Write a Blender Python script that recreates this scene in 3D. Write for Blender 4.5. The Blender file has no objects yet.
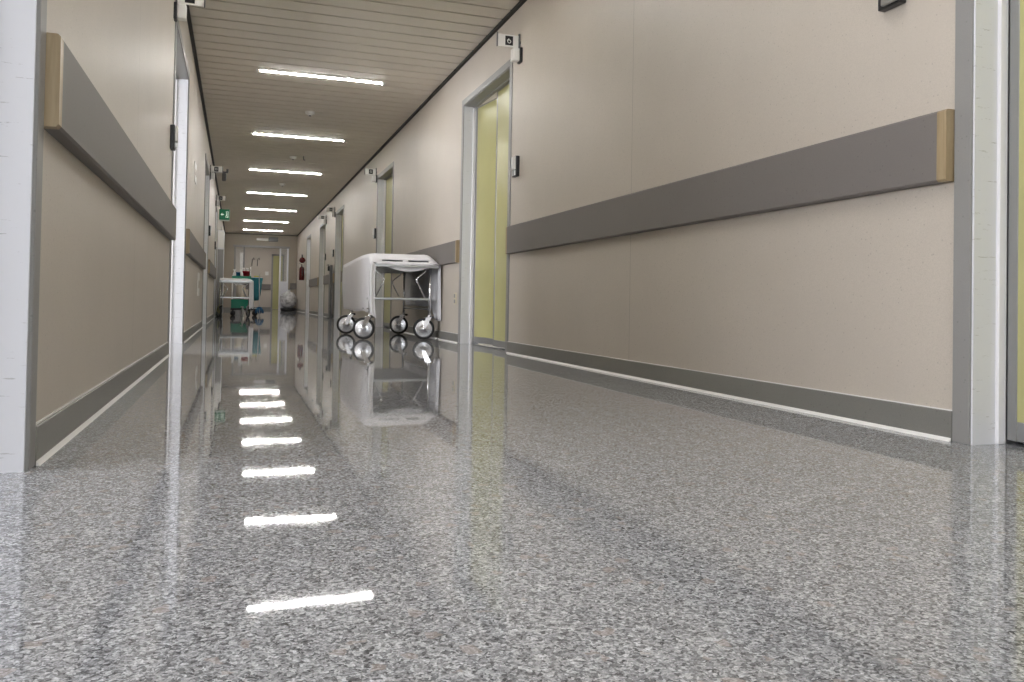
import bpy, bmesh, math, random
from mathutils import Vector, Matrix, noise
random.seed(7)
S = bpy.context.scene
COL = S.collection
PI = math.pi

# ------------------------------------------------------------------ camera
YAW, PITCH, ROLL = .3305, .0165, .0171
fw = Vector((math.sin(YAW)*math.cos(PITCH), math.cos(YAW)*math.cos(PITCH), math.sin(PITCH)))
r0 = Vector((math.cos(YAW), -math.sin(YAW), 0)); u0 = r0.cross(fw)
rr = math.cos(ROLL)*r0 + math.sin(ROLL)*u0
uu = -math.sin(ROLL)*r0 + math.cos(ROLL)*u0
cd = bpy.data.cameras.new('camera'); cam = bpy.data.objects.new('camera', cd); COL.objects.link(cam)
m = Matrix.Identity(4)
for i in range(3):
    m[i][0], m[i][1], m[i][2] = rr[i], uu[i], -fw[i]
m[0][3], m[1][3], m[2][3] = 0, 0, .37
cam.matrix_world = m
cd.sensor_width = 36; cd.lens = 802.81/1024*36; cd.shift_y = -50.4/1024
cd.clip_start = .02; cd.clip_end = 200
S.camera = cam

# ------------------------------------------------------------------ world, exposure
W = bpy.data.worlds.new('world'); S.world = W; W.use_nodes = True
bg = W.node_tree.nodes['Background']; bg.inputs[0].default_value = (.86, .93, 1, 1); bg.inputs[1].default_value = 2.5
S.view_settings.view_transform = 'Standard'; S.view_settings.look = 'None'
S.view_settings.gamma = 1; S.view_settings.use_curve_mapping = False
S.view_settings.exposure = 0.8
TUBE = 75.0
try:
    S.cycles.use_denoising = True
    S.cycles.max_bounces = 14; S.cycles.diffuse_bounces = 10; S.cycles.glossy_bounces = 6
    S.cycles.sample_clamp_indirect = 8
    S.cycles.caustics_reflective = False; S.cycles.caustics_refractive = False
except Exception: pass

# daylight through the glazed end behind the camera (a window portal-like sky lamp)
ld = bpy.data.lights.new('window_daylight', 'AREA'); ld.shape = 'RECTANGLE'; ld.size = 1.9; ld.size_y = 1.25
ld.energy = 36; ld.color = (.9, .95, 1)
lo = bpy.data.objects.new('window_daylight', ld); COL.objects.link(lo); lo.location = (.76, -4.1, 1.65); lo.rotation_euler = (PI/2, 0, 0)

# daylight of the two side-room windows, falling through the open left doorways
for wy, wl, we in ((1.1, 2.4, 74), (5.35, 2.0, 88)):  # the nearer window is unseen, added to brighten the near right wall
    l2 = bpy.data.lights.new('window_daylight', 'AREA'); l2.shape = 'RECTANGLE'; l2.size = wl; l2.size_y = 1.5; l2.energy = we; l2.color = (.97, .97, 1)
    o2 = bpy.data.objects.new('window_daylight', l2); COL.objects.link(o2); o2.location = (-3.42, wy, 1.45)
    o2.rotation_euler = (PI/2, 0, -PI/2)

# ------------------------------------------------------------------ dimensions
XR, XL, H = 1.938, -.414, 2.583
T = .172                      # wall thickness at the doorways
YB, YE, YF = -4.2, 28.4, 31.4

# ------------------------------------------------------------------ materials
def mat(name, col, rough=.5, metal=0., spec=.5, coat=0., bump=None, emit=None, trans=0., ior=1.5, alpha=1.):
    k = bpy.data.materials.new(name); k.use_nodes = True
    b = k.node_tree.nodes['Principled BSDF']
    b.inputs['Base Color'].default_value = (*col, 1); b.inputs['Roughness'].default_value = rough
    b.inputs['Metallic'].default_value = metal; b.inputs['Specular IOR Level'].default_value = spec
    b.inputs['Coat Weight'].default_value = coat; b.inputs['IOR'].default_value = ior
    b.inputs['Transmission Weight'].default_value = trans; b.inputs['Alpha'].default_value = alpha
    if emit: b.inputs['Emission Color'].default_value = (*emit[0], 1); b.inputs['Emission Strength'].default_value = emit[1]
    k['_b'] = 0
    return k
def N(k, t, **kw):
    n = k.node_tree.nodes.new(t)
    for a, v in kw.items(): setattr(n, a, v)
    return n
def L(k, a, b): k.node_tree.links.new(a, b)
def B(k): return k.node_tree.nodes['Principled BSDF']
def coords(k): return N(k, 'ShaderNodeTexCoord').outputs['Object']
def ramp(k, src, stops, interp='LINEAR'):
    r = N(k, 'ShaderNodeValToRGB'); r.color_ramp.interpolation = interp
    e = r.color_ramp.elements
    while len(e) < len(stops): e.new(.5)
    for i, (p, c) in enumerate(stops): e[i].position = p; e[i].color = (*c, 1)
    L(k, src, r.inputs[0]); return r.outputs[0]
def bump(k, src, strength=.1, dist=.001):
    b = N(k, 'ShaderNodeBump'); b.inputs['Strength'].default_value = strength; b.inputs['Distance'].default_value = dist
    L(k, src, b.inputs['Height']); L(k, b.outputs[0], B(k).inputs['Normal'])
def mixc(k, a, b, f, mode='MIX'):
    n = N(k, 'ShaderNodeMix', data_type='RGBA', blend_type=mode)
    for s, v in ((n.inputs[0], f), (n.inputs[6], a), (n.inputs[7], b)):
        if hasattr(v, 'links') or hasattr(v, 'is_linked'): L(k, v, s)
        elif isinstance(v, tuple): s.default_value = (*v, 1)
        else: s.default_value = v
    return n.outputs[2]
def noise_tex(k, co, scale, detail=3, rough=.55):
    n = N(k, 'ShaderNodeTexNoise'); n.inputs['Scale'].default_value = scale; n.inputs['Detail'].default_value = detail
    n.inputs['Roughness'].default_value = rough; L(k, co, n.inputs['Vector']); return n.outputs['Fac']

def speckled(name, base, amt, rough, scale=330, seams=()):
    k = mat(name, base, rough); co = coords(k)
    f = noise_tex(k, co, scale, 2)
    g = noise_tex(k, co, 3.0, 3)
    c = ramp(k, f, [(.3, tuple(v*(1-amt) for v in base)), (.5, base), (.72, tuple(min(1, v*(1+amt*.6)) for v in base))])
    c = mixc(k, c, tuple(v*.93 for v in base), ramp(k, g, [(.35, (0, 0, 0)), (.7, (.6, .6, .6))]))
    v = N(k, 'ShaderNodeTexVoronoi'); v.inputs['Scale'].default_value = 42; L(k, co, v.inputs['Vector'])
    c = mixc(k, c, tuple(x*.72 for x in base), ramp(k, v.outputs['Distance'], [(.0, (1, 1, 1)), (.09, (.7, .7, .7)), (.13, (0, 0, 0))]))
    if seams:
        sp = N(k, 'ShaderNodeSeparateXYZ'); L(k, co, sp.inputs[0])
        for s in seams:
            d = N(k, 'ShaderNodeMath', operation='SUBTRACT'); L(k, sp.outputs[1], d.inputs[0]); d.inputs[1].default_value = s
            a = N(k, 'ShaderNodeMath', operation='ABSOLUTE'); L(k, d.outputs[0], a.inputs[0])
            t = N(k, 'ShaderNodeMath', operation='LESS_THAN'); L(k, a.outputs[0], t.inputs[0]); t.inputs[1].default_value = .0018
            c = mixc(k, c, tuple(x*.6 for x in base), t.outputs[0])
    L(k, c, B(k).inputs['Base Color'])
    bump(k, f, .08, .0006)
    return k
M = {}
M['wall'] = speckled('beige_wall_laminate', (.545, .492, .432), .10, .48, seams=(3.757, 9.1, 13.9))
M['end'] = speckled('shaded_end_wall_laminate', (.34, .295, .235), .08, .45)  # beige darkened, the shade at the far end put into the colour
M['room'] = mat('room_plaster', (.75, .73, .68), .8)
M['skirt'] = speckled('grey_skirting_vinyl', (.205, .20, .185), .12, .35)
M['stop'] = mat('white_door_stop', (.86, .85, .88), .3)
M['bead'] = mat('white_sealant_strip', (.78, .77, .76), .4)
M['case'] = speckled('grey_aluminium_casing', (.27, .265, .26), .05, .42)
M['rail'] = speckled('grey_handrail_vinyl', (.175, .158, .15), .06, .55)
M['alu'] = mat('aluminium_edge', (.30, .30, .30), .33, .55)
M['black'] = mat('black_plastic', (.012, .012, .014), .35)
M['dark'] = mat('ceiling_edge_shadow', (.015, .014, .012), .6)
M['white'] = mat('white_plastic', (.78, .77, .74), .35)
M['cream'] = mat('cream_plastic', (.62, .56, .42), .4)
M['chrome'] = mat('chrome', (.78, .78, .80), .16, 1.)
M['hub'] = mat('polished_hub_disc', (.66, .66, .68), .25, 1.)
M['tyre'] = mat('black_rubber', (.02, .02, .022), .55)
M['steel'] = mat('brushed_steel', (.55, .56, .57), .3, .9)
M['green'] = mat('green_plastic', (.0, .23, .13), .35)
M['signgreen'] = mat('exit_sign_green', (.0, .16, .07), .4, emit=((.0, .30, .12), .06))
M['signwhite'] = mat('exit_sign_white', (.7, .8, .72), .4, emit=((.7, .9, .75), .3))
M['teal'] = mat('teal_bag_cloth', (.03, .20, .24), .8)
M['red'] = mat('red_plastic', (.33, .006, .02), .35)
M['redpaint'] = mat('red_extinguisher_paint', (.085, .006, .007), .25)
M['blue'] = mat('blue_plastic', (.015, .10, .22), .35)
M['yellow'] = mat('yellow_cloth', (.62, .55, .08), .8)
M['glass'] = mat('clear_glass', (.8, .85, .85), .03, alpha=.12)
M['greypanel'] = mat('dark_grey_panel', (.12, .12, .12), .4)
M['reflector'] = mat('lamp_white_reflector', (.35, .35, .35), .5)
M['tube'] = mat('lit_tube', (1, 1, 1), .4, emit=((1, .985, .95), TUBE))
M['paper'] = mat('paper_roll', (.62, .55, .45), .8)
# white lacquered jamb with scuffs
k = M['jamb'] = mat('white_jamb_lacquer', (.715, .72, .765), .3); co = coords(k)
mp = N(k, 'ShaderNodeMapping'); mp.inputs['Scale'].default_value = (14, 14, 120); L(k, co, mp.inputs[0])
f = noise_tex(k, mp.outputs[0], 1.0, 4, .7)
L(k, mixc(k, (.715, .72, .765), (.30, .29, .28), ramp(k, f, [(.635, (0, 0, 0)), (.66, (.5, .5, .5))])), B(k).inputs['Base Color'])
# yellow-green door laminate
k = M['door'] = mat('yellow_green_door_laminate', (.42, .40, .14), .33); co = coords(k)
f = noise_tex(k, co, 2.2, 3); L(k, ramp(k, f, [(.3, (.41, .39, .175)), (.7, (.46, .44, .20))]), B(k).inputs['Base Color'])
# beech
k = M['wood'] = mat('beech_end_cap', (.38, .25, .11), .4); co = coords(k)
mp = N(k, 'ShaderNodeMapping'); mp.inputs['Scale'].default_value = (60, 90, 5); L(k, co, mp.inputs[0])
f = noise_tex(k, mp.outputs[0], 1.0, 4); L(k, ramp(k, f, [(.3, (.28, .205, .11)), (.7, (.40, .31, .19))]), B(k).inputs['Base Color'])
# ceiling slats
k = M['slat'] = speckled('beige_metal_slats', (.72, .665, .575), .03, .5)
M['gap'] = mat('slat_shadow_gap', (.12, .105, .085), .8)
# sheet cloth
k = M['sheet'] = mat('white_cotton_sheet', (.86, .85, .88), .85); co = coords(k)
f = noise_tex(k, co, 14, 4); bump(k, f, .5, .012)
k = M['pad'] = mat('grey_mattress_vinyl', (.30, .30, .32), .5)
# laundry bag film
k = M['bag'] = mat('grey_plastic_bag_film', (.34, .34, .36), .25, spec=.8); co = coords(k)
f = noise_tex(k, co, 9, 4, .7); bump(k, f, 1., .04)
L(k, ramp(k, f, [(.35, (.30, .30, .315)), (.65, (.80, .80, .83))]), B(k).inputs['Base Color'])
# polished granite-look floor
k = M['floor'] = mat('polished_speckled_floor', (.3, .3, .3), .07); co = coords(k); b = B(k)
wob = N(k, 'ShaderNodeTexNoise'); wob.inputs['Scale'].default_value = 70; wob.inputs['Detail'].default_value = 2; L(k, co, wob.inputs['Vector'])
vm = N(k, 'ShaderNodeVectorMath', operation='MULTIPLY_ADD'); L(k, wob.outputs['Color'], vm.inputs[0]); vm.inputs[1].default_value = (.012,)*3; L(k, co, vm.inputs[2])
def vor(scale):
    v = N(k, 'ShaderNodeTexVoronoi'); v.inputs['Scale'].default_value = scale; L(k, vm.outputs[0], v.inputs['Vector'])
    s = N(k, 'ShaderNodeSeparateColor'); L(k, v.outputs['Color'], s.inputs[0]); return s
v1, v2, v3 = vor(285), vor(165), vor(62)
fine = noise_tex(k, co, 420, 2); big = noise_tex(k, co, 16, 4)
c1 = ramp(k, v1.outputs[0], [(0, (.035, .035, .036)), (.22, (.115, .115, .118)), (.48, (.31, .31, .315)), (.75, (.47, .47, .475)), (1, (.78, .78, .79))])
c2 = ramp(k, v2.outputs[0], [(0, (.10, .10, .10)), (.3, (.25, .25, .25)), (.6, (.40, .40, .405)), (1, (.57, .57, .575))])
c = mixc(k, c1, c2, .33)
c = mixc(k, c, ramp(k, fine, [(.3, (.5, .5, .5)), (.7, (1.5, 1.5, 1.5))]), .7, 'MULTIPLY')
c = mixc(k, c, (.40, .33, .285), ramp(k, v3.outputs[1], [(.955, (0, 0, 0)), (.965, (.45, .45, .45))], 'CONSTANT'))
c = mixc(k, c, ramp(k, big, [(.35, (.9, .9, .91)), (.65, (1.06, 1.06, 1.05))]), .6, 'MULTIPLY')
c = mixc(k, c, (.965, .985, 1.04), 1.0, 'MULTIPLY')
L(k, c, b.inputs['Base Color'])
f = noise_tex(k, co, 2.6, 2); f2 = noise_tex(k, co, 26, 3)
a = N(k, 'ShaderNodeMath', operation='MULTIPLY_ADD'); L(k, f2, a.inputs[0]); a.inputs[1].default_value = .06; L(k, f, a.inputs[2])
bump(k, a.outputs[0], .06, .004)
L(k, ramp(k, f2, [(.3, (.018,)*3), (.7, (.042,)*3)]), b.inputs['Roughness'])

# ------------------------------------------------------------------ mesh helpers
class MB:
    def __init__(s): s.bm = bmesh.new(); s.mats = []
    def mi(s, m):
        if m not in s.mats: s.mats.append(m)
        return s.mats.index(m)
    def add(s, bm, m):
        i = s.mi(m)
        for f in bm.faces: f.material_index = i
        me = bpy.data.meshes.new('t'); bm.to_mesh(me); bm.free(); s.bm.from_mesh(me); bpy.data.meshes.remove(me); return s
    def box(s, p0, p1, m='white', bev=0., seg=2, mx=None):
        bm = bmesh.new(); bmesh.ops.create_cube(bm, size=1)
        c = [(p0[i]+p1[i])/2 for i in range(3)]; d = [abs(p1[i]-p0[i]) for i in range(3)]
        for v in bm.verts: v.co = Vector([v.co[i]*d[i] for i in range(3)])
        if bev: bmesh.ops.bevel(bm, geom=bm.edges[:], offset=min(bev, min(d)*.49), segments=seg, affect='EDGES', profile=.6)
        if mx: bmesh.ops.transform(bm, matrix=mx, verts=bm.verts)
        bmesh.ops.translate(bm, vec=c, verts=bm.verts)
        return s.add(bm, m)
    def tube(s, pts, r, m='chrome', n=12, cap=True):
        bm = bmesh.new(); rings = []; pts = [Vector(p) for p in pts]; rs = r if isinstance(r, (list, tuple)) else [r]*len(pts)
        prev = None
        for i, p in enumerate(pts):
            d = (pts[min(i+1, len(pts)-1)]-pts[max(i-1, 0)]).normalized()
            if prev is None: a = d.orthogonal().normalized()
            else: a = (prev-d*prev.dot(d)).normalized()
            prev = a; bb = d.cross(a)
            rings.append([bm.verts.new(p+(a*math.cos(2*PI*j/n)+bb*math.sin(2*PI*j/n))*rs[i]) for j in range(n)])
        for A, Bq in zip(rings, rings[1:]):
            for j in range(n): bm.faces.new((A[j], A[(j+1) % n], Bq[(j+1) % n], Bq[j])).smooth = True
        if cap: bm.faces.new(rings[0][::-1]); bm.faces.new(rings[-1])
        return s.add(bm, m)
    def lathe(s, prof, c=(0, 0, 0), axis='Z', m='white', n=32, smooth=True):
        bm = bmesh.new(); rings = []
        for (r, h) in prof:
            if r < 1e-6: rings.append([bm.verts.new((0, 0, h))])
            else: rings.append([bm.verts.new((r*math.cos(2*PI*j/n), r*math.sin(2*PI*j/n), h)) for j in range(n)])
        for A, Q in zip(rings, rings[1:]):
            for j in range(n):
                if len(A) == 1 and len(Q) == 1: continue
                if len(A) == 1: f = (A[0], Q[(j+1) % n], Q[j])
                elif len(Q) == 1: f = (A[j], A[(j+1) % n], Q[0])
                else: f = (A[j], A[(j+1) % n], Q[(j+1) % n], Q[j])
                bm.faces.new(f).smooth = smooth
        bmesh.ops.recalc_face_normals(bm, faces=bm.faces)
        if axis == 'Y': bmesh.ops.rotate(bm, matrix=Matrix.Rotation(-PI/2, 3, 'X'), verts=bm.verts)
        if axis == 'X': bmesh.ops.rotate(bm, matrix=Matrix.Rotation(PI/2, 3, 'Y'), verts=bm.verts)
        bmesh.ops.translate(bm, vec=c, verts=bm.verts)
        return s.add(bm, m)
    def poly(s, pts, axis, depth, m):      # extrude polygon (list of 3D points) along vector
        bm = bmesh.new(); vs = [bm.verts.new(p) for p in pts]; f = bm.faces.new(vs)
        r = bmesh.ops.extrude_face_region(bm, geom=[f]); ev = [g for g in r['geom'] if isinstance(g, bmesh.types.BMVert)]
        bmesh.ops.translate(bm, vec=Vector(axis)*depth, verts=ev); bmesh.ops.recalc_face_normals(bm, faces=bm.faces)
        return s.add(bm, m)
    def build(s, name, parent=None, loc=None):
        me = bpy.data.meshes.new(name); s.bm.to_mesh(me); s.bm.free()
        for q in s.mats: me.materials.append(M[q])
        o = bpy.data.objects.new(name, me); COL.objects.link(o)
        if parent: o.parent = parent
        if loc: o.location = loc
        return o
def empty(name, loc=(0, 0, 0), rz=0, parent=None):
    o = bpy.data.objects.new(name, None); COL.objects.link(o); o.location = loc; o.rotation_euler = (0, 0, rz)
    o.empty_display_size = .1
    return o
def tag(o, label=None, cat=None, group=None, kind=None):
    if label: o['label'] = label
    if cat: o['category'] = cat
    if group: o['group'] = group
    if kind: o['kind'] = kind
    return o
def kids(o): return [c for c in bpy.data.objects if c.parent == o]
def copy_tree(o, parent=None):
    ch = kids(o); c = o.copy(); COL.objects.link(c); c.parent = parent
    for q in ch: copy_tree(q, c)
    return c
def struct(mb, name, label=None):
    o = mb.build(name); o['kind'] = 'structure'
    if label: o['label'] = label
    return o

# ------------------------------------------------------------------ setting
XO = 3.6      # outer side of the rooms beyond the doors
struct(MB().box((-XO, YB-2.5, -.12), (XR+XO, YF+1.2, 0), 'floor'), 'floor', 'polished speckled grey granite-look floor running down the corridor')
# doorways: (side, y near, y far, reader side, leaf kind)
RO = [(.40, 1.70), (5.77, 7.08), (10.60, 11.80), (15.80, 17.05), (19.15, 20.45), (23.10, 24.35)]
LO = [(.55, 1.934), (5.663, 7.11), (11.05, 12.55), (16.45, 17.75), (22.0, 23.2)]
DH = 2.177
def side_wall(name, x0, x1, ops, mt, lab):
    mb = MB(); y = YB
    for (a, b) in ops:
        mb.box((x0, y, 0), (x1, a, H+.1), mt); mb.box((x0 if x0 > 0 else x1-.113, a, DH), (x0+.113 if x0 > 0 else x1, b, H+.1), mt); y = b
    mb.box((x0, y, 0), (x1, YF, H+.1), mt)
    return struct(mb, name, lab)
side_wall('wall_right', XR, XR+T, RO, 'wall', 'beige laminate corridor wall on the right')
side_wall('wall_left', XL-T, XL, LO, 'wall', 'beige laminate corridor wall on the left')
# outer shell of the rooms behind the doors
struct(MB().box((XR+XO-.1, YB, 0), (XR+XO, YF+.2, H+.1), 'room'), 'wall_right_outer')
mb = MB(); y = YB
for a_, b_ in ((-.1, 2.3), (4.35, 6.35)):
    mb.box((-XO, y, 0), (-XO+.1, a_, H+.1), 'room'); mb.box((-XO, a_, 0), (-XO+.1, b_, .7), 'room'); mb.box((-XO, a_, 2.2), (-XO+.1, b_, H+.1), 'room'); y = b_
mb.box((-XO, y, 0), (-XO+.1, YF+.2, H+.1), 'room'); struct(mb, 'wall_left_outer')
for i_, (a_, b_) in enumerate(((-.1, 2.3), (4.35, 6.35))):  # nearer frame is made up to go with its added daylight
    w = MB()
    for yy in (a_, (a_+b_)/2-.03, b_-.06): w.box((-XO+.01, yy, .7), (-XO+.06, yy+.06, 2.2), 'white', .004)
    for z in (.7, 2.14): w.box((-XO+.012, a_, z), (-XO+.058, b_, z+.06), 'white', .004)
    wf = w.build('window_%d' % (i_+2)); wf['kind'] = 'structure'
    MB().box((-XO+.03, a_+.03, .73), (-XO+.036, b_-.03, 2.17), 'glass').build('window_pane', wf)
struct(MB().box((-XO+.1, 3.3, 0), (XL-T, 3.4, H), 'room'), 'wall_side_room')
struct(MB().box((-XO+.1, 8.3, 0), (XL-T, 8.4, H), 'room'), 'wall_side_room_far')
struct(MB().box((-XO, YF, 0), (XR+XO, YF+.15, H+.1), 'wall'), 'wall_far')
mb = MB(); mb.box((-XO, YB-.15, 0), (XL, YB, H+.1), 'room'); mb.box((XR, YB-.15, 0), (XR+XO, YB, H+.1), 'room')
mb.box((XL, YB-.15, 2.3), (XR, YB, H+.1), 'wall'); mb.box((XL, YB-.15, 0), (XR, YB, .95), 'wall'); struct(mb, 'wall_back')
# glazed end behind the camera
w = MB()
for x in (XL, .32, 1.14, XR-.06): w.box((x, YB-.11, .95), (x+.06, YB-.05, 2.3), 'case', .004)
for z in (.95, 2.24): w.box((XL, YB-.105, z), (XR, YB-.055, z+.06), 'case', .004)
wf = w.build('window_1'); wf['kind'] = 'structure'
MB().box((XL, YB-.085, .98), (XR, YB-.079, 2.27), 'glass').build('window_pane', wf)
# partition walls closing the lit ward room behind the ajar door
mb = MB(); mb.box((XR+T, 4.2, 0), (XR+XO, 4.3, H), 'room'); mb.box((XR+T, 8.8, 0), (XR+XO, 8.9, H), 'room')
struct(mb, 'wall_ward_partition')
struct(MB().box((XR+T, 4.2, H-.02), (XR+XO, 8.9, H+.04), 'room'), 'ceiling_ward')
# end wall with wide framed opening
OX0, OX1, OZ = -.10, 1.665, 2.145
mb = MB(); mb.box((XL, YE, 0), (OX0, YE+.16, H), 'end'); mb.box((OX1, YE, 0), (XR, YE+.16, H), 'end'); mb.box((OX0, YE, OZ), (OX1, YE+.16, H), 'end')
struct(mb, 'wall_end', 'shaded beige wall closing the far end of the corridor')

# ceiling: metal slats with shadow gaps, crosswise
PITCHS = 3.12/15
mb = MB(); mb.box((-XO, YB-.2, H+.04), (XR+XO, YF+.2, H+.15), 'gap')
FY = [8.10+3.12*i for i in range(-3, 7)]
FX0, FX1, FW = .133, 1.383, .085
y = 8.10 - PITCHS*.5 - PITCHS*math.ceil((8.1-YB)/PITCHS)
while y < YF:
    a, b_ = y+.011, y+PITCHS-.011; mid = (a+b_)/2; lit = any(abs(mid-f) < .02 for f in FY)
    for q0, q1 in (((XL, FX0), (FX1, XR)) if lit else ((XL, XR),)): mb.box((q0, y, H+.012), (q1, y+PITCHS, H+.04), 'gap')
    if any(abs(mid-f) < .02 for f in FY):
        mb.box((XL, a, H), (FX0, b_, H+.012), 'slat', .002, 1); mb.box((FX1, a, H), (XR, b_, H+.012), 'slat', .002, 1)
        for q0, q1 in ((a, mid-FW/2), (mid+FW/2, b_)): mb.box((FX0, q0, H), (FX1, q1, H+.04), 'slat')
    else:
        mb.box((XL, a, H), (XR, b_, H+.012), 'slat', .002, 1)
    y += PITCHS
struct(mb, 'ceiling', 'beige metal slat ceiling laid crosswise over the corridor')
struct(MB().box((XL, YB, H-.022), (XL+.028, YE, H+.01), 'dark'), 'shadow_strip_1')  # black strips stand in for the shadow gap along the ceiling edge
struct(MB().box((XR-.028, YB, H-.022), (XR, YE, H+.01), 'dark'), 'shadow_strip_2')
struct(MB().box((XL, YE-.03, H-.022), (XR, YE, H+.01), 'dark'), 'shadow_strip_3')
# skirtings
def skirt(name, side, ops):
    mb = MB(); cw = .056; y = YB; s = -1 if side == 'R' else 1; X = XR if side == 'R' else XL
    for (a, b_) in ops+[(YE+cw, 0)]:
        y1 = a-cw
        mb.box((X, y, 0), (X+s*.010, y1, .086), 'skirt', .002, 1)
        mb.box((X, y, .086), (X+s*.004, y1, .089), 'bead')
        mb.poly([(X+s*.010, y, 0), (X+s*.018, y, 0), (X+s*.010, y, .010)], (0, 1, 0), y1-y, 'bead')
        y = b_+cw
    return struct(mb, name)
skirt('baseboard_right', 'R', RO); skirt('baseboard_left', 'L', LO)
mb = MB(); mb.box((OX1+.06, YE-.012, 0), (XR, YE, .09), 'skirt'); mb.box((XL, YE-.012, 0), (OX0-.06, YE, .09), 'skirt'); struct(mb, 'baseboard_end')
struct(MB().box((XL, YF-.012, 0), (XR, YF, .09), 'skirt'), 'baseboard_far')

# ------------------------------------------------------------------ doorways
def leaf(parent, X, s, y0, y1, x_in, hinge=None, ang=0, handle=None, z0=.012):
    """yellow laminate leaf with aluminium edge strips. origin at hinge"""
    hy = y1 if hinge is None else hinge
    wd = abs(y1-y0); d = -1 if hy == y1 else 1     # direction of the leaf away from the hinge
    yy = (lambda t: d*t)
    z1 = DH-.012; xa, xb = x_in, x_in+s*.042
    lf = MB().box((xa-x_in, yy(.03), z0+.055), (xb-x_in, yy(wd-.03), z1-.012), 'door').build('door_leaf', parent, (x_in, hy, 0))
    lf.rotation_euler[2] = ang
    e = MB()
    e.box((-s*.002, yy(0), z0), (s*.044, yy(.03), z1), 'alu', .002, 1); e.box((-s*.002, yy(wd-.03), z0), (s*.044, yy(wd), z1), 'alu', .002, 1)
    e.box((-s*.002, yy(.03), z0), (s*.044, yy(wd-.03), z0+.055), 'alu', .002, 1); e.box((-s*.002, yy(.03), z1-.012), (s*.044, yy(wd-.03), z1), 'alu')
    e.build('edge_frame', lf)
    if handle is not None:
        t = wd-.075
        hmb = MB().lathe([(0, 0), (.026, 0), (.026, .008), (0, .008)], (0, yy(t), 1.02), 'X', 'steel', 20)
        if s > 0:
            hmb = MB().lathe([(0, 0), (.026, 0), (.026, -.008), (0, -.008)], (0, yy(t), 1.02), 'X', 'steel', 20)
        hmb.tube([(-s*.005, yy(t), 1.02), (-s*.045, yy(t), 1.02), (-s*.05, yy(t-.02), 1.02), (-s*.05, yy(t-.12), 1.02)], .009, 'steel')
        hmb.build('door_handle', lf)
    return lf
def doorway(n, side, y0, y1, leaves):
    s = 1 if side == 'R' else -1; X = XR if side == 'R' else XL; cw = .056
    root = empty('door_%d' % n, (0, 0, 0)); root['kind'] = 'structure'
    c = MB(); p = X-s*.008; q = X+s*.004
    c.box((p, y0-cw, 0), (q, y0, DH+cw), 'case', .002, 1); c.box((p, y1, 0), (q, y1+cw, DH+cw), 'case', .002, 1)
    c.box((p, y0, DH), (q, y1, DH+cw), 'case', .002, 1); c.build('casing', root)
    j = MB(); th = .006
    for yy, d in ((y1, -1), (y0, 1)):
        j.box((X+s*.0, yy, 0), (X+s*.083, yy+d*th, DH), 'jamb'); j.box((X+s*.083, yy, 0), (X+s*.112, yy+d*.016, DH), 'stop', .002, 1)
        j.box((X+s*.112, yy, 0), (X+s*T, yy+d*th, DH), 'jamb')
    j.build('jamb', root)
    h_ = MB(); h_.box((X, y0, DH), (X+s*.083, y1, DH-th), 'case'); h_.box((X+s*.083, y0, DH), (X+s*.112, y1, DH-.016), 'case', .002, 1)
    h_.build('door_head', root)
    for a in leaves: leaf(root, X, s, x_in=X+s*.114, **a)
    return root
R1 = lambda a, b_: [dict(y0=a+.018, y1=b_-.018, handle=1)]
doorway(1, 'R', *RO[0], [dict(y0=RO[0][0]+.018, y1=RO[0][1]-.018, handle=1)])
doorway(2, 'R', *RO[1], [dict(y0=6.47, y1=7.062, ang=math.radians(8)), dict(y0=5.788, y1=6.455, hinge=5.788)])
for i, o_ in enumerate(RO[2:]): doorway(3+i, 'R', *o_, R1(*o_))
doorway(7, 'L', *LO[0], [])
doorway(8, 'L', *LO[1], [dict(y0=LO[1][0]+.018, y1=LO[1][1]-.018, ang=math.radians(-95), handle=1)])
for i, o_ in enumerate(LO[2:]): doorway(9+i, 'L', *o_, R1(*o_))

# far framed opening with glazed side panels
root = empty('door_12', (0, 0, 0)); root['kind'] = 'structure'
c = MB()
for x in (OX0, .19, 1.36, OX1-.055): c.box((x, YE-.012, 0), (x+.05, YE+.17, OZ), 'jamb' if x > 1 else 'case', .003, 1)
c.box((OX0-.04, YE-.015, OZ-.02), (OX1+.04, YE+.17, OZ+.05), 'case', .003, 1)
c.build('casing', root)
g = MB(); g.box((OX0+.05, YE+.06, .8), (.19, YE+.068, OZ-.05), 'glass'); g.box((1.41, YE+.06, 1.0), (OX1-.055, YE+.068, OZ-.05), 'glass'); g.build('side_glass', root)
g = MB(); g.box((OX0+.05, YE+.045, 0), (.19, YE+.085, .8), 'case'); g.box((1.41, YE+.045, 0), (OX1-.055, YE+.085, 1.0), 'jamb'); g.build('side_panel', root)
# yellow door and pale frame in the wall beyond
root = empty('door_13', (0, 0, 0)); root['kind'] = 'structure'
MB().box((1.28, YF-.03, .01), (1.62, YF-.004, 2.02), 'door').build('door_leaf', root)
c = MB(); c.box((1.22, YF-.045, 0), (1.28, YF, 2.08), 'case'); c.box((1.62, YF-.045, 0), (1.68, YF, 2.08), 'case'); c.box((1.22, YF-.045, 2.02), (1.68, YF, 2.08), 'case'); c.build('casing', root)
struct(MB().box((.10, YF-.05, .0), (.24, YF, 2.1), 'white', .004), 'trim_4', 'white upright strip on the wall beyond the far opening')

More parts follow.
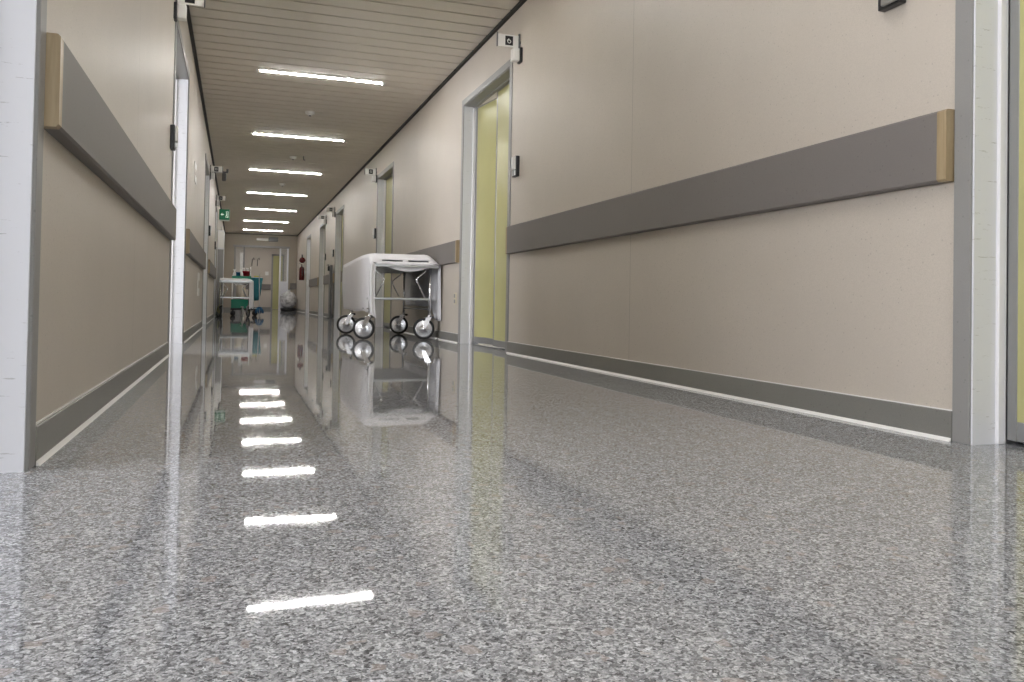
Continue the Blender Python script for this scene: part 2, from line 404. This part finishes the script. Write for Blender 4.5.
# ------------------------------------------------------------------ wall rails
def rail(side, y0, y1, label, ends=(1, 1)):
    s = -1 if side == 'R' else 1; X = XR if side == 'R' else XL
    z0, z1, t, ch = .742, .948, .036, .006
    def prof(y): return [(X, y, z0), (X+s*(t-ch), y, z0), (X+s*t, y, z0+ch), (X+s*t, y, z1-ch), (X+s*(t-ch), y, z1), (X, y, z1)]
    e = .032; root = MB().poly(prof(y0+e), (0, 1, 0), y1-y0-2*e, 'rail').build('wall_rail')
    tag(root, label, 'bumper rail', 'grey bumper rails along the corridor walls')
    for yy in (y0, y1-e): MB().poly(prof(yy), (0, 1, 0), e, 'wood').build('end_cap', root)['label'] = 'beech wood end cap'
    return root
rail('R', 1.757, 5.712, 'long grey bumper rail on the right wall nearest the camera, with beech end cap')
rail('R', 7.15, 10.53, 'grey bumper rail on the right wall just behind the draped trolley')
rail('R', 11.87, 15.73, 'grey bumper rail on the right wall past the second right doorway, hidden behind the trolley')
rail('R', 17.12, 19.08, 'short grey bumper rail on the right wall beside the slim dark stand')
rail('R', 20.52, 23.03, 'grey bumper rail on the right wall before the fire extinguisher')
rail('L', 1.991, 5.605, 'large grey bumper rail on the left wall nearest the camera, with beech end cap')
rail('L', 7.178, 10.98, 'grey bumper rail on the left wall just past the first left doorway')
rail('L', 12.62, 16.38, 'grey bumper rail on the left wall beyond the second left doorway')
def rail_end(x0, x1, y, label):
    o = MB().box((x0, y-.036, .742), (x1, y, .948), 'rail', .01).build('wall_rail'); tag(o, label, 'bumper rail')
rail_end(OX1+.06, XR-.002, YE, 'short grey bumper rail on the end wall above the grey plastic bag')
rail_end(.26, 1.21, YF, 'grey bumper rail on the wall seen through the far opening')

# ------------------------------------------------------------------ ceiling lamps
root = empty('ceiling_lamp')
o = MB(); z = H
o.box((-.625, -FW/2, z-.003), (.625, -FW/2+.012, z+.03), 'white'); o.box((-.625, FW/2-.012, z-.003), (.625, FW/2, z+.03), 'white')
o.box((-.625, -FW/2, z-.003), (-.613, FW/2, z+.03), 'white'); o.box((.613, -FW/2, z-.003), (.625, FW/2, z+.03), 'white')
o.build('lamp_frame', root)
o = MB(); o.poly([(-.613, -FW/2+.012, z+.002), (-.613, FW/2-.012, z+.002), (-.613, FW/2-.03, z+.028), (-.613, -FW/2+.03, z+.028)], (1, 0, 0), .002, 'reflector')
o.poly([(.611, -FW/2+.012, z+.002), (.611, FW/2-.012, z+.002), (.611, FW/2-.03, z+.028), (.611, -FW/2+.03, z+.028)], (1, 0, 0), .002, 'reflector')
o.box((-.613, -FW/2+.012, z+.024), (.613, FW/2-.012, z+.029), 'reflector'); o.build('reflector', root)
for xs in (-1, 1): MB().box((xs*.602-.012, -.022, z-.022), (xs*.602+.012, .022, z+.026), 'white', .004).build('lamp_socket', root)
MB().lathe([(0, -.59), (.0135, -.59), (.0135, .59), (0, .59)], (0, 0, z+.004), 'X', 'tube', 16).build('tube_lamp', root)
names = {3: 'lit ceiling lamp nearest the camera, the largest in view', 4: 'lit ceiling lamp second from the camera', 5: 'lit ceiling lamp third from the camera',
         6: 'lit ceiling lamp fourth from the camera', 7: 'lit ceiling lamp fifth from the camera', 8: 'lit ceiling lamp sixth from the camera', 9: 'lit ceiling lamp farthest away, near the end wall'}
for i, yy in enumerate(FY):
    o = root if i == 0 else copy_tree(root)
    o.location = (.758, yy, 0)
    tag(o, names.get(i, 'lit ceiling lamp overhead or behind the camera, out of the frame'), 'ceiling lamp', 'fluorescent ceiling lamps')
# added panel lamps, out of view, that brighten the ward and the far hall
for k_, (x, y, w_, lab) in enumerate(((3.3, 7.4, 1.2, 'added ceiling panel brightening the ward behind the ajar door'), (.7, 29.9, 1.2, 'added ceiling panel out of view, brightening the hall beyond the far opening'))):
    o = MB().box((x-w_/2, y-.3, H-.04), (x+w_/2, y+.3, H+.03), 'white', .005).build('fill_panel_lamp'); tag(o, lab, 'ceiling lamp')
    M['panel%d' % k_] = mat('fill_panel', (1, 1, 1), .4, emit=((1, .98, .95), (16.0, 5.0)[k_]))
    MB().box((x-w_/2+.03, y-.27, H-.044), (x+w_/2-.03, y+.27, H-.04), 'panel%d' % k_).build('diffuser', o)

# ------------------------------------------------------------------ smoke detectors
det = MB().lathe([(0, -.045), (.022, -.045), (.03, -.032), (.052, -.026), (.055, -.008), (.055, 0), (0, 0)], (0, 0, 0), 'Z', 'white').build('smoke_detector')
MB().lathe([(0, -.052), (.012, -.052), (.014, -.044), (0, -.044)], (0, 0, 0), 'Z', 'black', 16).build('sensor_tip', det)
for i, (x, y, lab) in enumerate(((.77, 9.66, 'round white smoke detector between the first and second ceiling lamps'), (.78, 12.78, 'round white smoke detector between the second and third ceiling lamps'), (.78, 15.85, 'round white smoke detector between the third and fourth ceiling lamps'))):
    o = det if i == 0 else copy_tree(det); o.location = (x, y, H); tag(o, lab, 'smoke detector', 'ceiling smoke detectors')
o = MB().tube([(.93, 12.7, H), (.93, 12.7, H-.05), (.95, 12.68, H-.06)], .008, 'greypanel').build('ceiling_hook'); tag(o, 'small dark hook hanging from the ceiling beside a smoke detector', 'hook')

# ------------------------------------------------------------------ door signs, signal lamps, readers
def digit(mb, s, y, cx, cz, hh):   # numeral 6 as flat ring plus stroke, facing -Y
    n = 20; r = hh*.30; t = hh*.10
    def ring(cx, cz, r, a0, a1, w):
        k_ = 16; pts = [(cx+math.cos(a0+(a1-a0)*i/k_)*r, y, cz+math.sin(a0+(a1-a0)*i/k_)*r) for i in range(k_+1)]
        mb.tube(pts, w, 'white', 6)
    ring(cx, cz-hh*.17, r*.8, 0, 2*PI, t*.55)
    ring(cx+hh*.10, cz-hh*.14, r*1.25, math.radians(110), math.radians(180), t*.55)
def sign_set(side, y, face, lab, six=False):
    s = -1 if side == 'R' else 1; X = XR if side == 'R' else XL
    root = empty('door_number_sign', (X, y, 2.25)); tag(root, lab[0], 'sign', 'number signs standing out above the doors')
    a, b_ = s*.018, s*.176
    MB().box((a, -.006, 0), (b_, .006, .090), 'white', .002, 1).build('sign_plate', root)
    fr = MB(); fr.box((a-s*.012, -.009, -.03), (a, .009, .105), 'greypanel', .002, 1);
    fr.box((0, -.006, .03), (a, .006, .05), 'greypanel'); fr.build('bracket', root)
    c_ = (a+b_)/2 - s*.006; n_ = MB().box((c_-.03, -.0075, .011), (c_+.03, -.0055, .079), 'black', .001, 1)
    if six: digit(n_, s, -.0085, c_, .047, .05)
    else:
        for q_ in ((-.014, .032, -.009, .060), (.009, .032, .014, .060), (-.014, .032, .014, .037), (-.014, .055, .014, .060)): n_.box((c_+q_[0], -.009, q_[1]), (c_+q_[2], -.007, q_[3]), 'white')
    n_.build('number_plate', root)
    MB().box((b_, -.009, -.004), (b_+s*.008, .009, .102), 'greypanel', .002, 1).build('end_trim', root)
    l = empty('signal_lamp', (X, y-.02, 2.135)); tag(l, lab[1], 'signal lamp', 'call lamps beside the doors')
    MB().box((0, -.035, 0), (s*.02, .035, .108), 'black', .006).build('back_plate', l)
    MB().box((s*.02, -.03, .006), (s*.075, .03, .102), 'white', .012, 3).build('lens', l)
    return root
def reader(side, y, lab, z=1.305):
    s = -1 if side == 'R' else 1; X = XR if side == 'R' else XL
    r = empty('card_reader', (X, y, z)); tag(r, lab, 'card reader', 'black card readers beside the doors')
    MB().box((0, -.045, 0), (s*.028, .045, .150), 'black', .004).build('housing', r)
    MB().box((s*.028, -.040, .048), (s*.044, .015, .145), 'white', .003).build('cover', r)['label'] = 'pale front cover'
    MB().box((s*.028, -.040, .006), (s*.040, .02, .042), 'steel', .003).build('keypad', r)
    return r
sign_set('R', 5.55, 1, ('white number sign reading 6 above the nearest right doorway', 'white call lamp directly under the number 6 sign'), six=True)
reader('R', 5.57, 'black card reader beside the nearest ajar yellow-green door on the right')
reader('R', 1.985, 'black card reader cut off by the top edge of the picture, right wall', 1.32)
sign_set('R', 11.93, 1, ('number sign above the second right doorway, over the draped trolley', 'call lamp beside the second right doorway, above the draped trolley'))
reader('R', 11.93, 'black card reader on the right wall just above the draped trolley')
sign_set('R', 17.25, 1, ('number sign above the third right doorway', 'call lamp beside the third right doorway'))
reader('R', 17.35, 'card reader beside the third right doorway, above the slim dark stand')
sign_set('R', 18.98, 1, ('number sign above the fourth right doorway, farthest one on the right', 'call lamp beside the fourth right doorway'))
reader('R', 18.98, 'card reader beside the fourth right doorway, farthest on the right wall')
sign_set('L', 5.52, 1, ('number sign above the nearest left doorway, cut off by the top edge', 'white call lamp on the left wall near the top edge'))
reader('L', 5.47, 'black card reader beside the nearest left doorway')
sign_set('L', 12.70, 1, ('number sign high on the left wall beside the bracket device', 'call lamp beside the second left doorway'))
reader('L', 12.75, 'black card reader beside the second left doorway')
sign_set('L', 16.30, 1, ('number sign above the third left doorway, before the green exit sign', 'call lamp beside the third left doorway'))
reader('L', 16.22, 'black card reader beside the third left doorway')

# device on a bracket, left wall
r = empty('surveillance_device', (XL, 13.8, 2.40)); tag(r, 'small dark device hanging from an arm high on the left wall', 'device')
MB().box((0, -.012, .010), (.245, .012, .035), 'greypanel', .003).build('arm', r)
MB().box((0, -.03, -.03), (.012, .03, .07), 'greypanel', .003).build('wall_plate', r)
MB().lathe([(0, -.12), (.026, -.12), (.034, -.1), (.034, .0), (.02, .012), (0, .012)], (.185, 0, 0), 'Z', 'greypanel', 20).build('body', r)
MB().box((.215, -.02, .03), (.25, .02, .075), 'greypanel', .004).build('lens_box', r)

# exit sign
r = empty('exit_sign', (XL+.005, 19.4, 2.17)); tag(r, 'green emergency exit sign with white arrow and running figure', 'sign')
MB().box((0, -.02, 0), (.225, .02, .24), 'signgreen', .006).build('sign_face', r)
MB().box((0, -.02, -.03), (.225, .02, -.002), 'white', .004).build('lamp_bar', r)
p = MB(); yq = -.0215
p.poly([(.03, yq, .12), (.065, yq, .155), (.065, yq, .085)], (0, -1, 0), .002, 'signwhite'); p.box((.06, yq-.002, .108), (.1, yq, .132), 'signwhite')
p.box((.135, yq-.002, .05), (.195, yq, .06), 'signwhite'); p.box((.187, yq-.002, .05), (.197, yq, .19), 'signwhite'); p.box((.14, yq-.002, .182), (.197, yq, .192), 'signwhite')
p.lathe([(0, 0), (.012, 0), (.012, .002), (0, .002)], (.158, yq-.002, .163), 'Y', 'signwhite', 12)
p.poly([(.15, yq, .15), (.175, yq, .145), (.17, yq, .105), (.183, yq, .065), (.172, yq, .06), (.158, yq, .095), (.14, yq, .062), (.13, yq, .068), (.15, yq, .11)], (0, -1, 0), .002, 'signwhite')
p.build('pictogram', r)

# wall plates
def plate(name, side, y, z, w_, h_, mt, lab, cat, slots):
    s = -1 if side == 'R' else 1; X = XR if side == 'R' else XL
    o = MB().box((0, -w_/2, -h_/2), (s*.009, w_/2, h_/2), mt, .003).build(name, None, (X, y, z)); tag(o, lab, cat)
    q = MB()
    for dz in slots: q.box((s*.009, -w_*.3, dz-h_*.16), (s*.0115, w_*.3, dz+h_*.16), 'case' if slots and len(slots) > 1 else 'wall', .001, 1)
    q.build('insert', o)
plate('power_socket', 'R', 7.27, .41, .075, .11, 'cream', 'cream wall socket on the right wall low beside the doorway frame', 'socket', (-.026, .026))
plate('power_socket', 'L', 9.75, .53, .34, .26, 'white', 'pale wall plate low on the left wall under the bumper rail', 'wall plate', (0,))
plate('notice_holder', 'L', 8.52, 1.61, .30, .19, 'white', 'slim pale notice holder high on the left wall', 'notice holder', (0,))

# emergency lamp over the far opening
r = empty('emergency_lamp', (.6, YE, 2.36)); tag(r, 'white emergency lamp on the end wall above the far opening', 'lamp')
MB().box((0, -.09, 0), (.38, 0, .08), 'white', .02).build('housing', r)
r = empty('direction_sign', (1.0, YE, 2.34)); tag(r, 'dark sign panel on the end wall right of the white emergency lamp', 'sign')
MB().box((0, -.06, 0), (.3, 0, .15), 'greypanel', .01).build('sign_panel', r)

# hook marks on far wall (dark coat hooks)
for x, lab in ((.55, 'left one of two dark coat hooks on the wall beyond the opening'), (.74, 'right one of two dark coat hooks on the wall beyond the opening')):
    o = MB().tube([(x-.03, YF-.01, 1.62), (x-.02, YF-.04, 1.85), (x+.03, YF-.05, 1.93), (x+.05, YF-.02, 1.85)], .012, 'greypanel').build('coat_hook'); tag(o, lab, 'hook', 'dark coat hooks')
o = MB().box((1.0, YF-.02, 1.28), (1.12, YF, 1.42), 'white', .004).build('light_switch'); tag(o, 'small white switch plate on the wall beyond the far opening', 'switch')

# ------------------------------------------------------------------ fire extinguisher, bell
r = empty('fire_extinguisher', (XR-.10, 24.85, .97)); tag(r, 'dark red fire extinguisher hanging on the right wall near the far end', 'fire extinguisher')
MB().lathe([(0, 0), (.07, 0), (.078, .015), (.078, .34), (.06, .39), (.025, .41), (.02, .44), (0, .44)], (0, 0, 0), 'Z', 'redpaint').build('cylinder', r)
MB().box((-.02, -.02, .43), (.02, .02, .48), 'black', .004).tube([(0, 0, .47), (-.07, -.02, .50)], .009, 'black').build('valve', r)
MB().tube([(0, -.02, .46), (.01, -.10, .40), (.01, -.095, .25), (.01, -.09, .12)], .010, 'black').build('hose', r)
MB().box((.078, -.03, .2), (.10, .03, .3), 'steel').build('wall_bracket', r)
r = MB().lathe([(0, -.07), (.05, -.07), (.085, -.04), (.09, 0), (0, 0)], (0, 0, 0), 'Y', 'redpaint').build('alarm_bell', None, (XR-.095, 24.80, 1.57)); tag(r, 'round dark red alarm bell above the fire extinguisher', 'alarm bell')
MB().box((0, -.01, -.02), (.095, .02, .02), 'black').build('bell_bracket', r); MB().tube([(0, 0, .08), (0, 0, .17)], .02, 'black').build('cable_gland', r)

# slim dark stand by third right doorway
r = empty('floor_stand', (XR-.075, 17.33, 0)); tag(r, 'slim dark grey upright stand on the floor beside the third right doorway', 'stand')
MB().box((-.05, -.15, 0), (.055, .15, .02), 'greypanel', .004).build('base', r)
MB().box((-.01, -.13, .02), (.04, .13, 1.12), 'greypanel', .008).build('panel', r)
MB().box((-.05, -.05, 1.0), (-.01, .03, 1.1), 'black', .008).tube([(-.03, 0, 1.08), (-.03, 0, 1.13), (-.07, -.02, 1.12)], .008, 'black').build('dispenser', r)

# tall narrow cabinet at left wall
r = empty('tall_cabinet', (XL+.002, 18.45, 0)); tag(r, 'tall narrow white cabinet against the left wall behind the far trolleys', 'cabinet')
MB().box((0, 0, .05), (.135, .45, 1.85), 'jamb', .006).build('body', r)
MB().box((.01, .01, 0), (.12, .44, .05), 'black').build('plinth', r)
MB().box((.012, -.012, .08), (.128, 0, 1.44), 'case', .003).build('lower_door', r); MB().box((.012, -.012, 1.47), (.128, 0, 1.83), 'white', .003).build('upper_door', r)

# ------------------------------------------------------------------ trolley
def make_trolley():
    root = empty('hospital_trolley')
    lx, y0, y1, XA, XB, LN = .2975, .08, 1.38, -.30, .37, 1.72
    t = MB()
    t.box((XA, 0, .708), (XB, .022, .742), 'steel', .005); t.box((XA, LN-.022, .708), (XB, LN, .742), 'steel', .005)
    t.box((XA, .0, .708), (XA+.022, LN, .742), 'steel', .005); t.box((XB-.022, 0, .708), (XB, LN, .742), 'steel', .005)
    for y in (.3, .65, 1.0, 1.35): t.box((XA+.02, y, .712), (XB-.02, y+.03, .728), 'steel')
    t.build('top_frame', root)
    MB().box((XA+.02, .085, .742), (XB-.055, LN-.06, .812), 'pad', .03, 4).build('mattress', root)
    s = MB()
    for x in (-1, 1): s.box((x*lx-.011, y0, .39), (x*lx+.011, y1, .412), 'steel', .004)
    for y in (y0, y1): s.box((-lx, y-.011, .39), (lx, y+.011, .412), 'steel', .004)
    s.box((-lx, y0, .396), (lx, y1, .401), 'steel'); s.build('lower_shelf', root)
    for x in (-1, 1):
        for y in (y0, y1):
            MB().tube([(x*lx, y, .225), (x*lx, y, .71)], .0125, 'chrome').build('leg', root)
            MB().tube([(x*(lx-.045), y, .70), (x*(lx-.05), y, .675), (x*(lx-.13), y, .61), (x*(lx-.138), y, .595), (x*(lx-.13), y, .57), (x*(lx-.05), y, .41)], .0072, 'chrome', 8).build('brace', root)
        MB().tube([(x*lx, y0, .30), (x*lx, y1, .30)], .008, 'chrome', 8).build('side_bar', root)
    # castors, trailing towards -x
    c = MB(); tr = -.055; wz = .107
    c.tube([(0, 0, .215), (0, 0, .255)], .017, 'chrome', 14)
    c.box((-.04, -.034, .214), (.022, .034, .226), 'chrome', .004)
    for y in (-1, 1):
        c.poly([(.018, y*.03, .22), (-.036, y*.03, .22), (tr-.015, y*.03, wz), (tr, y*.03, wz-.014), (tr+.015, y*.03, wz)], (0, y, 0), .004, 'chrome')
    c.lathe([(0, -.04), (.011, -.04), (.011, .04), (0, .04)], (tr, 0, wz), 'Y', 'chrome', 14)
    cast = c.build('caster', root)
    pr = [(.083, -.013), (.096, -.018), (.104, -.012), (.107, 0), (.104, .012), (.096, .018), (.083, .013), (.083, -.013)]
    MB().lathe(pr, (tr, 0, wz), 'Y', 'tyre', 40).build('tyre', cast)
    MB().lathe([(0, -.026), (.018, -.026), (.024, -.020), (.05, -.020), (.078, -.012), (.084, -.012), (.084, .012), (.078, .012), (.05, .020), (.024, .020), (.018, .026), (0, .026)], (tr, 0, wz), 'Y', 'hub', 40).build('wheel_disc', cast)
    MB().box((.015, -.022, .212), (.045, .022, .235), 'black', .005).build('brake_pedal', cast)
    first = True
    for x in (-1, 1):
        for y in (y0, y1):
            o = cast if first else copy_tree(cast, root); first = False
            o.parent = root; o.location = (x*lx, y, 0); o.rotation_euler[2] = math.radians(-14+5*x*(1 if y == y0 else -1))
    return root
tro = make_trolley()
tro2 = copy_tree(tro)
T1 = (1.527, 7.76, 0); T2 = (-.03, 17.05, 0)
tro.location = T1; tag(tro, 'chrome hospital trolley on four large castors under a white sheet, nearest', 'trolley', 'hospital trolleys')
tro2.location = T2; tro2.scale = (.93, .68, 1); tag(tro2, 'far hospital trolley against the left wall, in front of the green cart', 'trolley', 'hospital trolleys')
for ch in kids(tro2):
    if ch.name.startswith('caster'): ch.rotation_euler[2] = math.radians(-68 if ch.location.x < 0 else -75)
    if ch.name.startswith('mattress'): ch.scale = (1, 1, .35); ch.location.z = .483

def sheet(name, loc, label, hl, hr, top=.842, LN=1.74, XA=-.312, XB=.378, seed=0, wrapL=True, wrapR=False, sag=.075, drift=0.):
    """a sheet lying over the trolley; hl, hr give the hem height at the left and right side along its length"""
    bm = bmesh.new(); nu, nv = 16, 60
    def zt(y):
        if y < .10: return .748+(top-.748)*math.sin(PI/2*max(0, y)/.10)
        return top-.045*max(0, (y-.5)/1.2)
    def hangL(y, tt, f, wx=0., wy=0.):
        hem = hl(tt); ze = zt(y)-.012 if y > .1 else min(zt(y), .76+.6*y); z = ze+(hem-ze)*f
        return (XA-drift*max(0, y)-.012*math.sin(f*PI)+.022*f-.007*f*math.sin(y*21+seed)-.005*f*math.sin(y*47+2*seed)+wx, y+.004*math.sin(z*30)+wy, z)
    rows = []; ys = [0, .010, .021]+[LN*j/nv for j in range(1, nv+1)]; nt = 24
    for y in ys:
        tt = y/LN; z0 = zt(y); row = [hangL(y, tt, 1-i/nu) for i in range(nu)]; x0 = row[-1][0]; xl = XA-drift*max(0, y)
        zl = hangL(y, tt, 0)[2]
        row.append((xl+.004, y, zl+.004))
        for i in range(1, nt):
            u = i/nt; x = xl+(XB-xl)*u
            eL = min(1, u/.10); eR = min(1, (1-u)/.20)
            z = zl+(z0-zl)*math.sin(eL*PI/2) if u < .3 else .748+(z0-.748)*math.sin(eR*PI/2)
            z += .007*noise.noise(Vector((u*4, y*6, seed)))*min(1, eL, eR)
            row.append((x, y, z))
        for i in range(nu+1):
            f = i/nu; hem = hr(tt); z = .738-(.738-hem)*f
            row.append((XB+(.010*f)+.007*f*math.sin(y*24+seed+1), y, z))
        rows.append([bm.verts.new(p) for p in row])
    nL = nu
    for A, Q in zip(rows, rows[1:]):
        for i in range(len(A)-1):
            if A is rows[1] and LN > 1.5 and top > .8 and (nL+4 <= i <= nL+10 or nL+13 <= i <= nL+19): continue   # slits where the sheet lifts off the rail
            bm.faces.new((A[i], A[i+1], Q[i+1], Q[i])).smooth = True
    # folds that wrap round the near corners
    def wrap(idx, sx, wmax):
        prev = [rows[0][i] for i in idx]
        for q in range(1, 7):
            ph = q/6; nx = []
            for v in prev:
                k_ = 1 if v.co.z < .755 else .8
                nx.append(bm.verts.new((v.co.x+sx*wmax/6*k_, -.014-.010*math.sin(ph*PI*2), min(v.co.z, .752)-.0015*q+(.006*math.sin(q*2) if v.co.z < .4 else 0))))
            for a_ in range(len(prev)-1): bm.faces.new((prev[a_], prev[a_+1], nx[a_+1], nx[a_])).smooth = True
            prev = nx
    if wrapL: wrap(range(0, nu+1), 1, .05)
    if wrapR: wrap(range(nu+nt, nu+nt+nu+1), -1, .085)
    base = rows[0][nu+2:nu+nt-1]; cur = base
    for q in range(1, 7):
        nx = []; ph = q/6
        for v in base:
            u = (v.co.x-(XA+XB)/2)/((XB-XA)/2); sg = sag*(1-u*u)*(.75+.25*math.sin(u*3+1))
            nx.append(bm.verts.new((v.co.x, (-.004 if ph < .2 else .030)+.008*math.sin(u*8), .746-ph*sg-.004)))
        for i in range(len(cur)-1): bm.faces.new((cur[i+1], cur[i], nx[i], nx[i+1])).smooth = True
        cur = nx
    me = bpy.data.meshes.new(name); bm.to_mesh(me); bm.free(); me.materials.append(M['sheet'])
    o = bpy.data.objects.new(name, me); COL.objects.link(o); o.location = loc
    md = o.modifiers.new('thickness', 'SOLIDIFY'); md.thickness = .003; md.offset = 1
    tag(o, label, 'sheet'); return o
sheet('draped_sheet', T1, 'white sheet draped over the near trolley and hanging at its sides',
      lambda t: .235+.035*min(1, t*4)+.008*math.sin(t*9), lambda t: .19 if t < .14 else .19+min(1, (t-.14)*12)*.14, seed=1, drift=.025)
o = sheet('draped_sheet', T2, 'white sheet covering the top of the far trolley on the left',
      lambda t: .68+.01*math.sin(t*20), lambda t: .20+.03*math.sin(t*7), top=.785, seed=4, wrapL=False, wrapR=True, sag=.03)
o.scale = (.93, .68, 1)

# ------------------------------------------------------------------ green cleaning cart (behind far trolley)
GX, GY = .13, 18.75
r = empty('cleaning_cart', (GX, GY, 0)); tag(r, 'green cleaning cart with trays and teal bag behind the far trolley', 'cleaning cart')
def tray(mb, x0, x1, y0, y1, z0, z1, m_):
    t = .012
    mb.box((x0, y0, z0), (x1, y1, z0+t), m_, .004); mb.box((x0, y0, z0), (x1, y0+t, z1), m_, .004); mb.box((x0, y1-t, z0), (x1, y1, z1), m_, .004)
    mb.box((x0, y0, z0), (x0+t, y1, z1), m_, .004); mb.box((x1-t, y0, z0), (x1, y1, z1), m_, .004); return mb
tray(MB(), -.23, .17, -.02, .75, .80, .885, 'green').build('top_tray', r)
tray(MB(), -.24, .13, -.02, .75, .17, .37, 'green').build('lower_box', r)
MB().box((-.25, -.03, .13), (.32, .78, .17), 'black', .01).build('platform', r)
for x in (-.22, .155):
    for y in (0, .73): MB().tube([(x, y, .17), (x, y, 1.0 if x > 0 else .9)], .012, 'white').build('post', r)
MB().tube([(.155, 0, 1.0), (.155, 0, 1.06), (.155, .1, 1.08), (.155, .65, 1.08), (.155, .73, 1.06), (.155, .73, 1.0)], .012, 'white').build('handle', r)
for x in (-.2, .27):
    for y in (.02, .72):
        MB().lathe([(0, -.014), (.05, -.014), (.055, 0), (.05, .014), (0, .014)], (x, y, .055), 'Y', 'tyre', 20).box((x-.018, y-.02, .06), (x+.018, y+.02, .135), 'black', .004).build('caster', r)
b_ = MB(); b_.lathe([(0, .34), (.06, .35), (.10, .45), (.135, .78), (.15, .86), (.14, .86), (.125, .78), (0, .5)], (.285, .35, 0), 'Z', 'teal', 24); b_.build('waste_bag', r)['label'] = 'teal waste bag'
MB().tube([(.285+.145*math.cos(a*PI/8), .35+.145*math.sin(a*PI/8), .865) for a in range(17)], .009, 'white').build('bag_ring', r)
o = MB().lathe([(0, 0), (.062, 0), (.078, .09), (.082, .09), (.082, .1), (.07, .1), (.058, .02), (0, .02)], (0, 0, 0), 'Z', 'red', 28).build('bucket', None, (GX+.085, GY+.15, .895-.083)); o.location.z = .812
o.location.x = GX+.065; o.location.y = GY+.2; o.scale = (1.05, 1.05, 1.9); tag(o, 'dark red bucket on the top tray of the green cleaning cart', 'bucket')
MB().tube([(-.08, 0, .095), (-.05, 0, .12), (.05, 0, .12), (.08, 0, .095)], .003, 'steel', 6).build('bucket_handle', o)
o = MB().lathe([(0, 0), (.06, 0), (.076, .09), (.08, .09), (.08, .1), (.07, .1), (.056, .02), (0, .02)], (0, 0, 0), 'Z', 'blue', 28).build('bucket', None, (GX-.12, GY+.2, .812)); o.scale = (1.05, 1.05, 1.6); tag(o, 'dark blue bucket on the top tray of the green cleaning cart', 'bucket')
bot = MB().lathe([(0, 0), (.03, 0), (.033, .01), (.033, .13), (.014, .17), (.012, .19), (0, .19)], (0, 0, 0), 'Z', 'white', 20).build('spray_bottle')
MB().box((-.035, -.01, .19), (.018, .01, .215), 'white', .004).tube([(0, 0, .185), (0, 0, .2)], .013, 'white').build('trigger', bot)
for i, (x, y, z, lab) in enumerate(((GX-.18, GY+.04, .812, 'white spray bottle at the left corner of the green cart tray'), (GX-.03, GY+.04, .812, 'white spray bottle between the blue and red buckets'),
                                    (GX+.02, GY+.36, .85, 'white spray bottle rising behind the red bucket, left one'), (GX+.10, GY+.40, .85, 'white spray bottle rising behind the red bucket, right one'),
                                    (GX+.0, GY-.35, 0, 'white spray bottle standing on the floor before the green cart'))):
    o = bot if i == 0 else copy_tree(bot)
    if z == .85: z = .812; o.scale = (1.2, 1.2, 1.25)
    o.location = (x, y, z); tag(o, lab, 'bottle', 'white spray bottles')
o = MB().lathe([(.02, 0), (.075, 0), (.08, .01), (.08, .2), (.075, .21), (.02, .21), (.02, 0)], (0, 0, 0), 'Z', 'paper', 28).build('paper_roll', None, (GX-.04, GY+.15, .411)); o.scale = (1.25, 1.25, 1.3)
MB().lathe([(.015, 0), (.02, 0), (.02, .21), (.015, .21), (.015, 0)], (0, 0, 0), 'Z', 'cream', 20).build('core', o)
tag(o, 'large cream paper roll on the middle of the green cleaning cart', 'paper roll')
MB().box((-.22, 0, .40), (.15, .73, .41), 'greypanel').build('middle_shelf', r)
o = MB().box((-.05, -.07, 0), (.06, .07, .03), 'yellow', .012, 3).build('folded_cloth', None, (GX+.285, GY+.35, .874)); tag(o, 'yellow cloth lying over the teal waste bag ring', 'cloth')
r = empty('mop', (GX+.36, GY-.06, 0)); tag(r, 'blue floor mop standing at the right of the green cart', 'mop')
mb = MB()
for a in range(14):
    th = a*2*PI/14; mb.tube([(0, 0, .2), (.04*math.cos(th), .04*math.sin(th), .19), (.08*math.cos(th), .08*math.sin(th), .12), (.085*math.cos(th), .085*math.sin(th), .06+.02*random.random())], .011, 'blue', 6)
mb.build('mop_head', r); MB().tube([(0, 0, .01), (0, 0, .2), (-.02, .1, .95)], .009, 'steel', 8).build('mop_pole', r)

# ------------------------------------------------------------------ grey laundry bag on a dolly, far end
r = empty('laundry_bag', (1.64, 27.75, 0)); tag(r, 'bulging grey plastic bag on a dark round base at the far end', 'bag')
bm = bmesh.new(); bmesh.ops.create_icosphere(bm, subdivisions=5, radius=1)
for v in bm.verts:
    p = v.co.copy(); d = 1+.10*noise.noise(p*1.8+Vector((3, 1, 0)))+.05*noise.noise(p*5); rr_ = .27
    z = p.z
    v.co = Vector((p.x*rr_*d, p.y*rr_*d, (.36+z*(.30 if z > 0 else .29)*d)))
for f in bm.faces: f.smooth = True
MB().add(bm, 'bag').build('bag_body', r)
MB().tube([(0, 0, .6), (.01, 0, .66), (.03, .01, .70), (.05, .0, .72)], [.09, .03, .04, .02], 'bag', 14).build('tied_neck', r)
MB().lathe([(0, .0), (.22, .0), (.245, .02), (.255, .10), (.24, .11), (.235, .06), (0, .06)], (0, 0, 0), 'Z', 'black', 36).build('base', r)
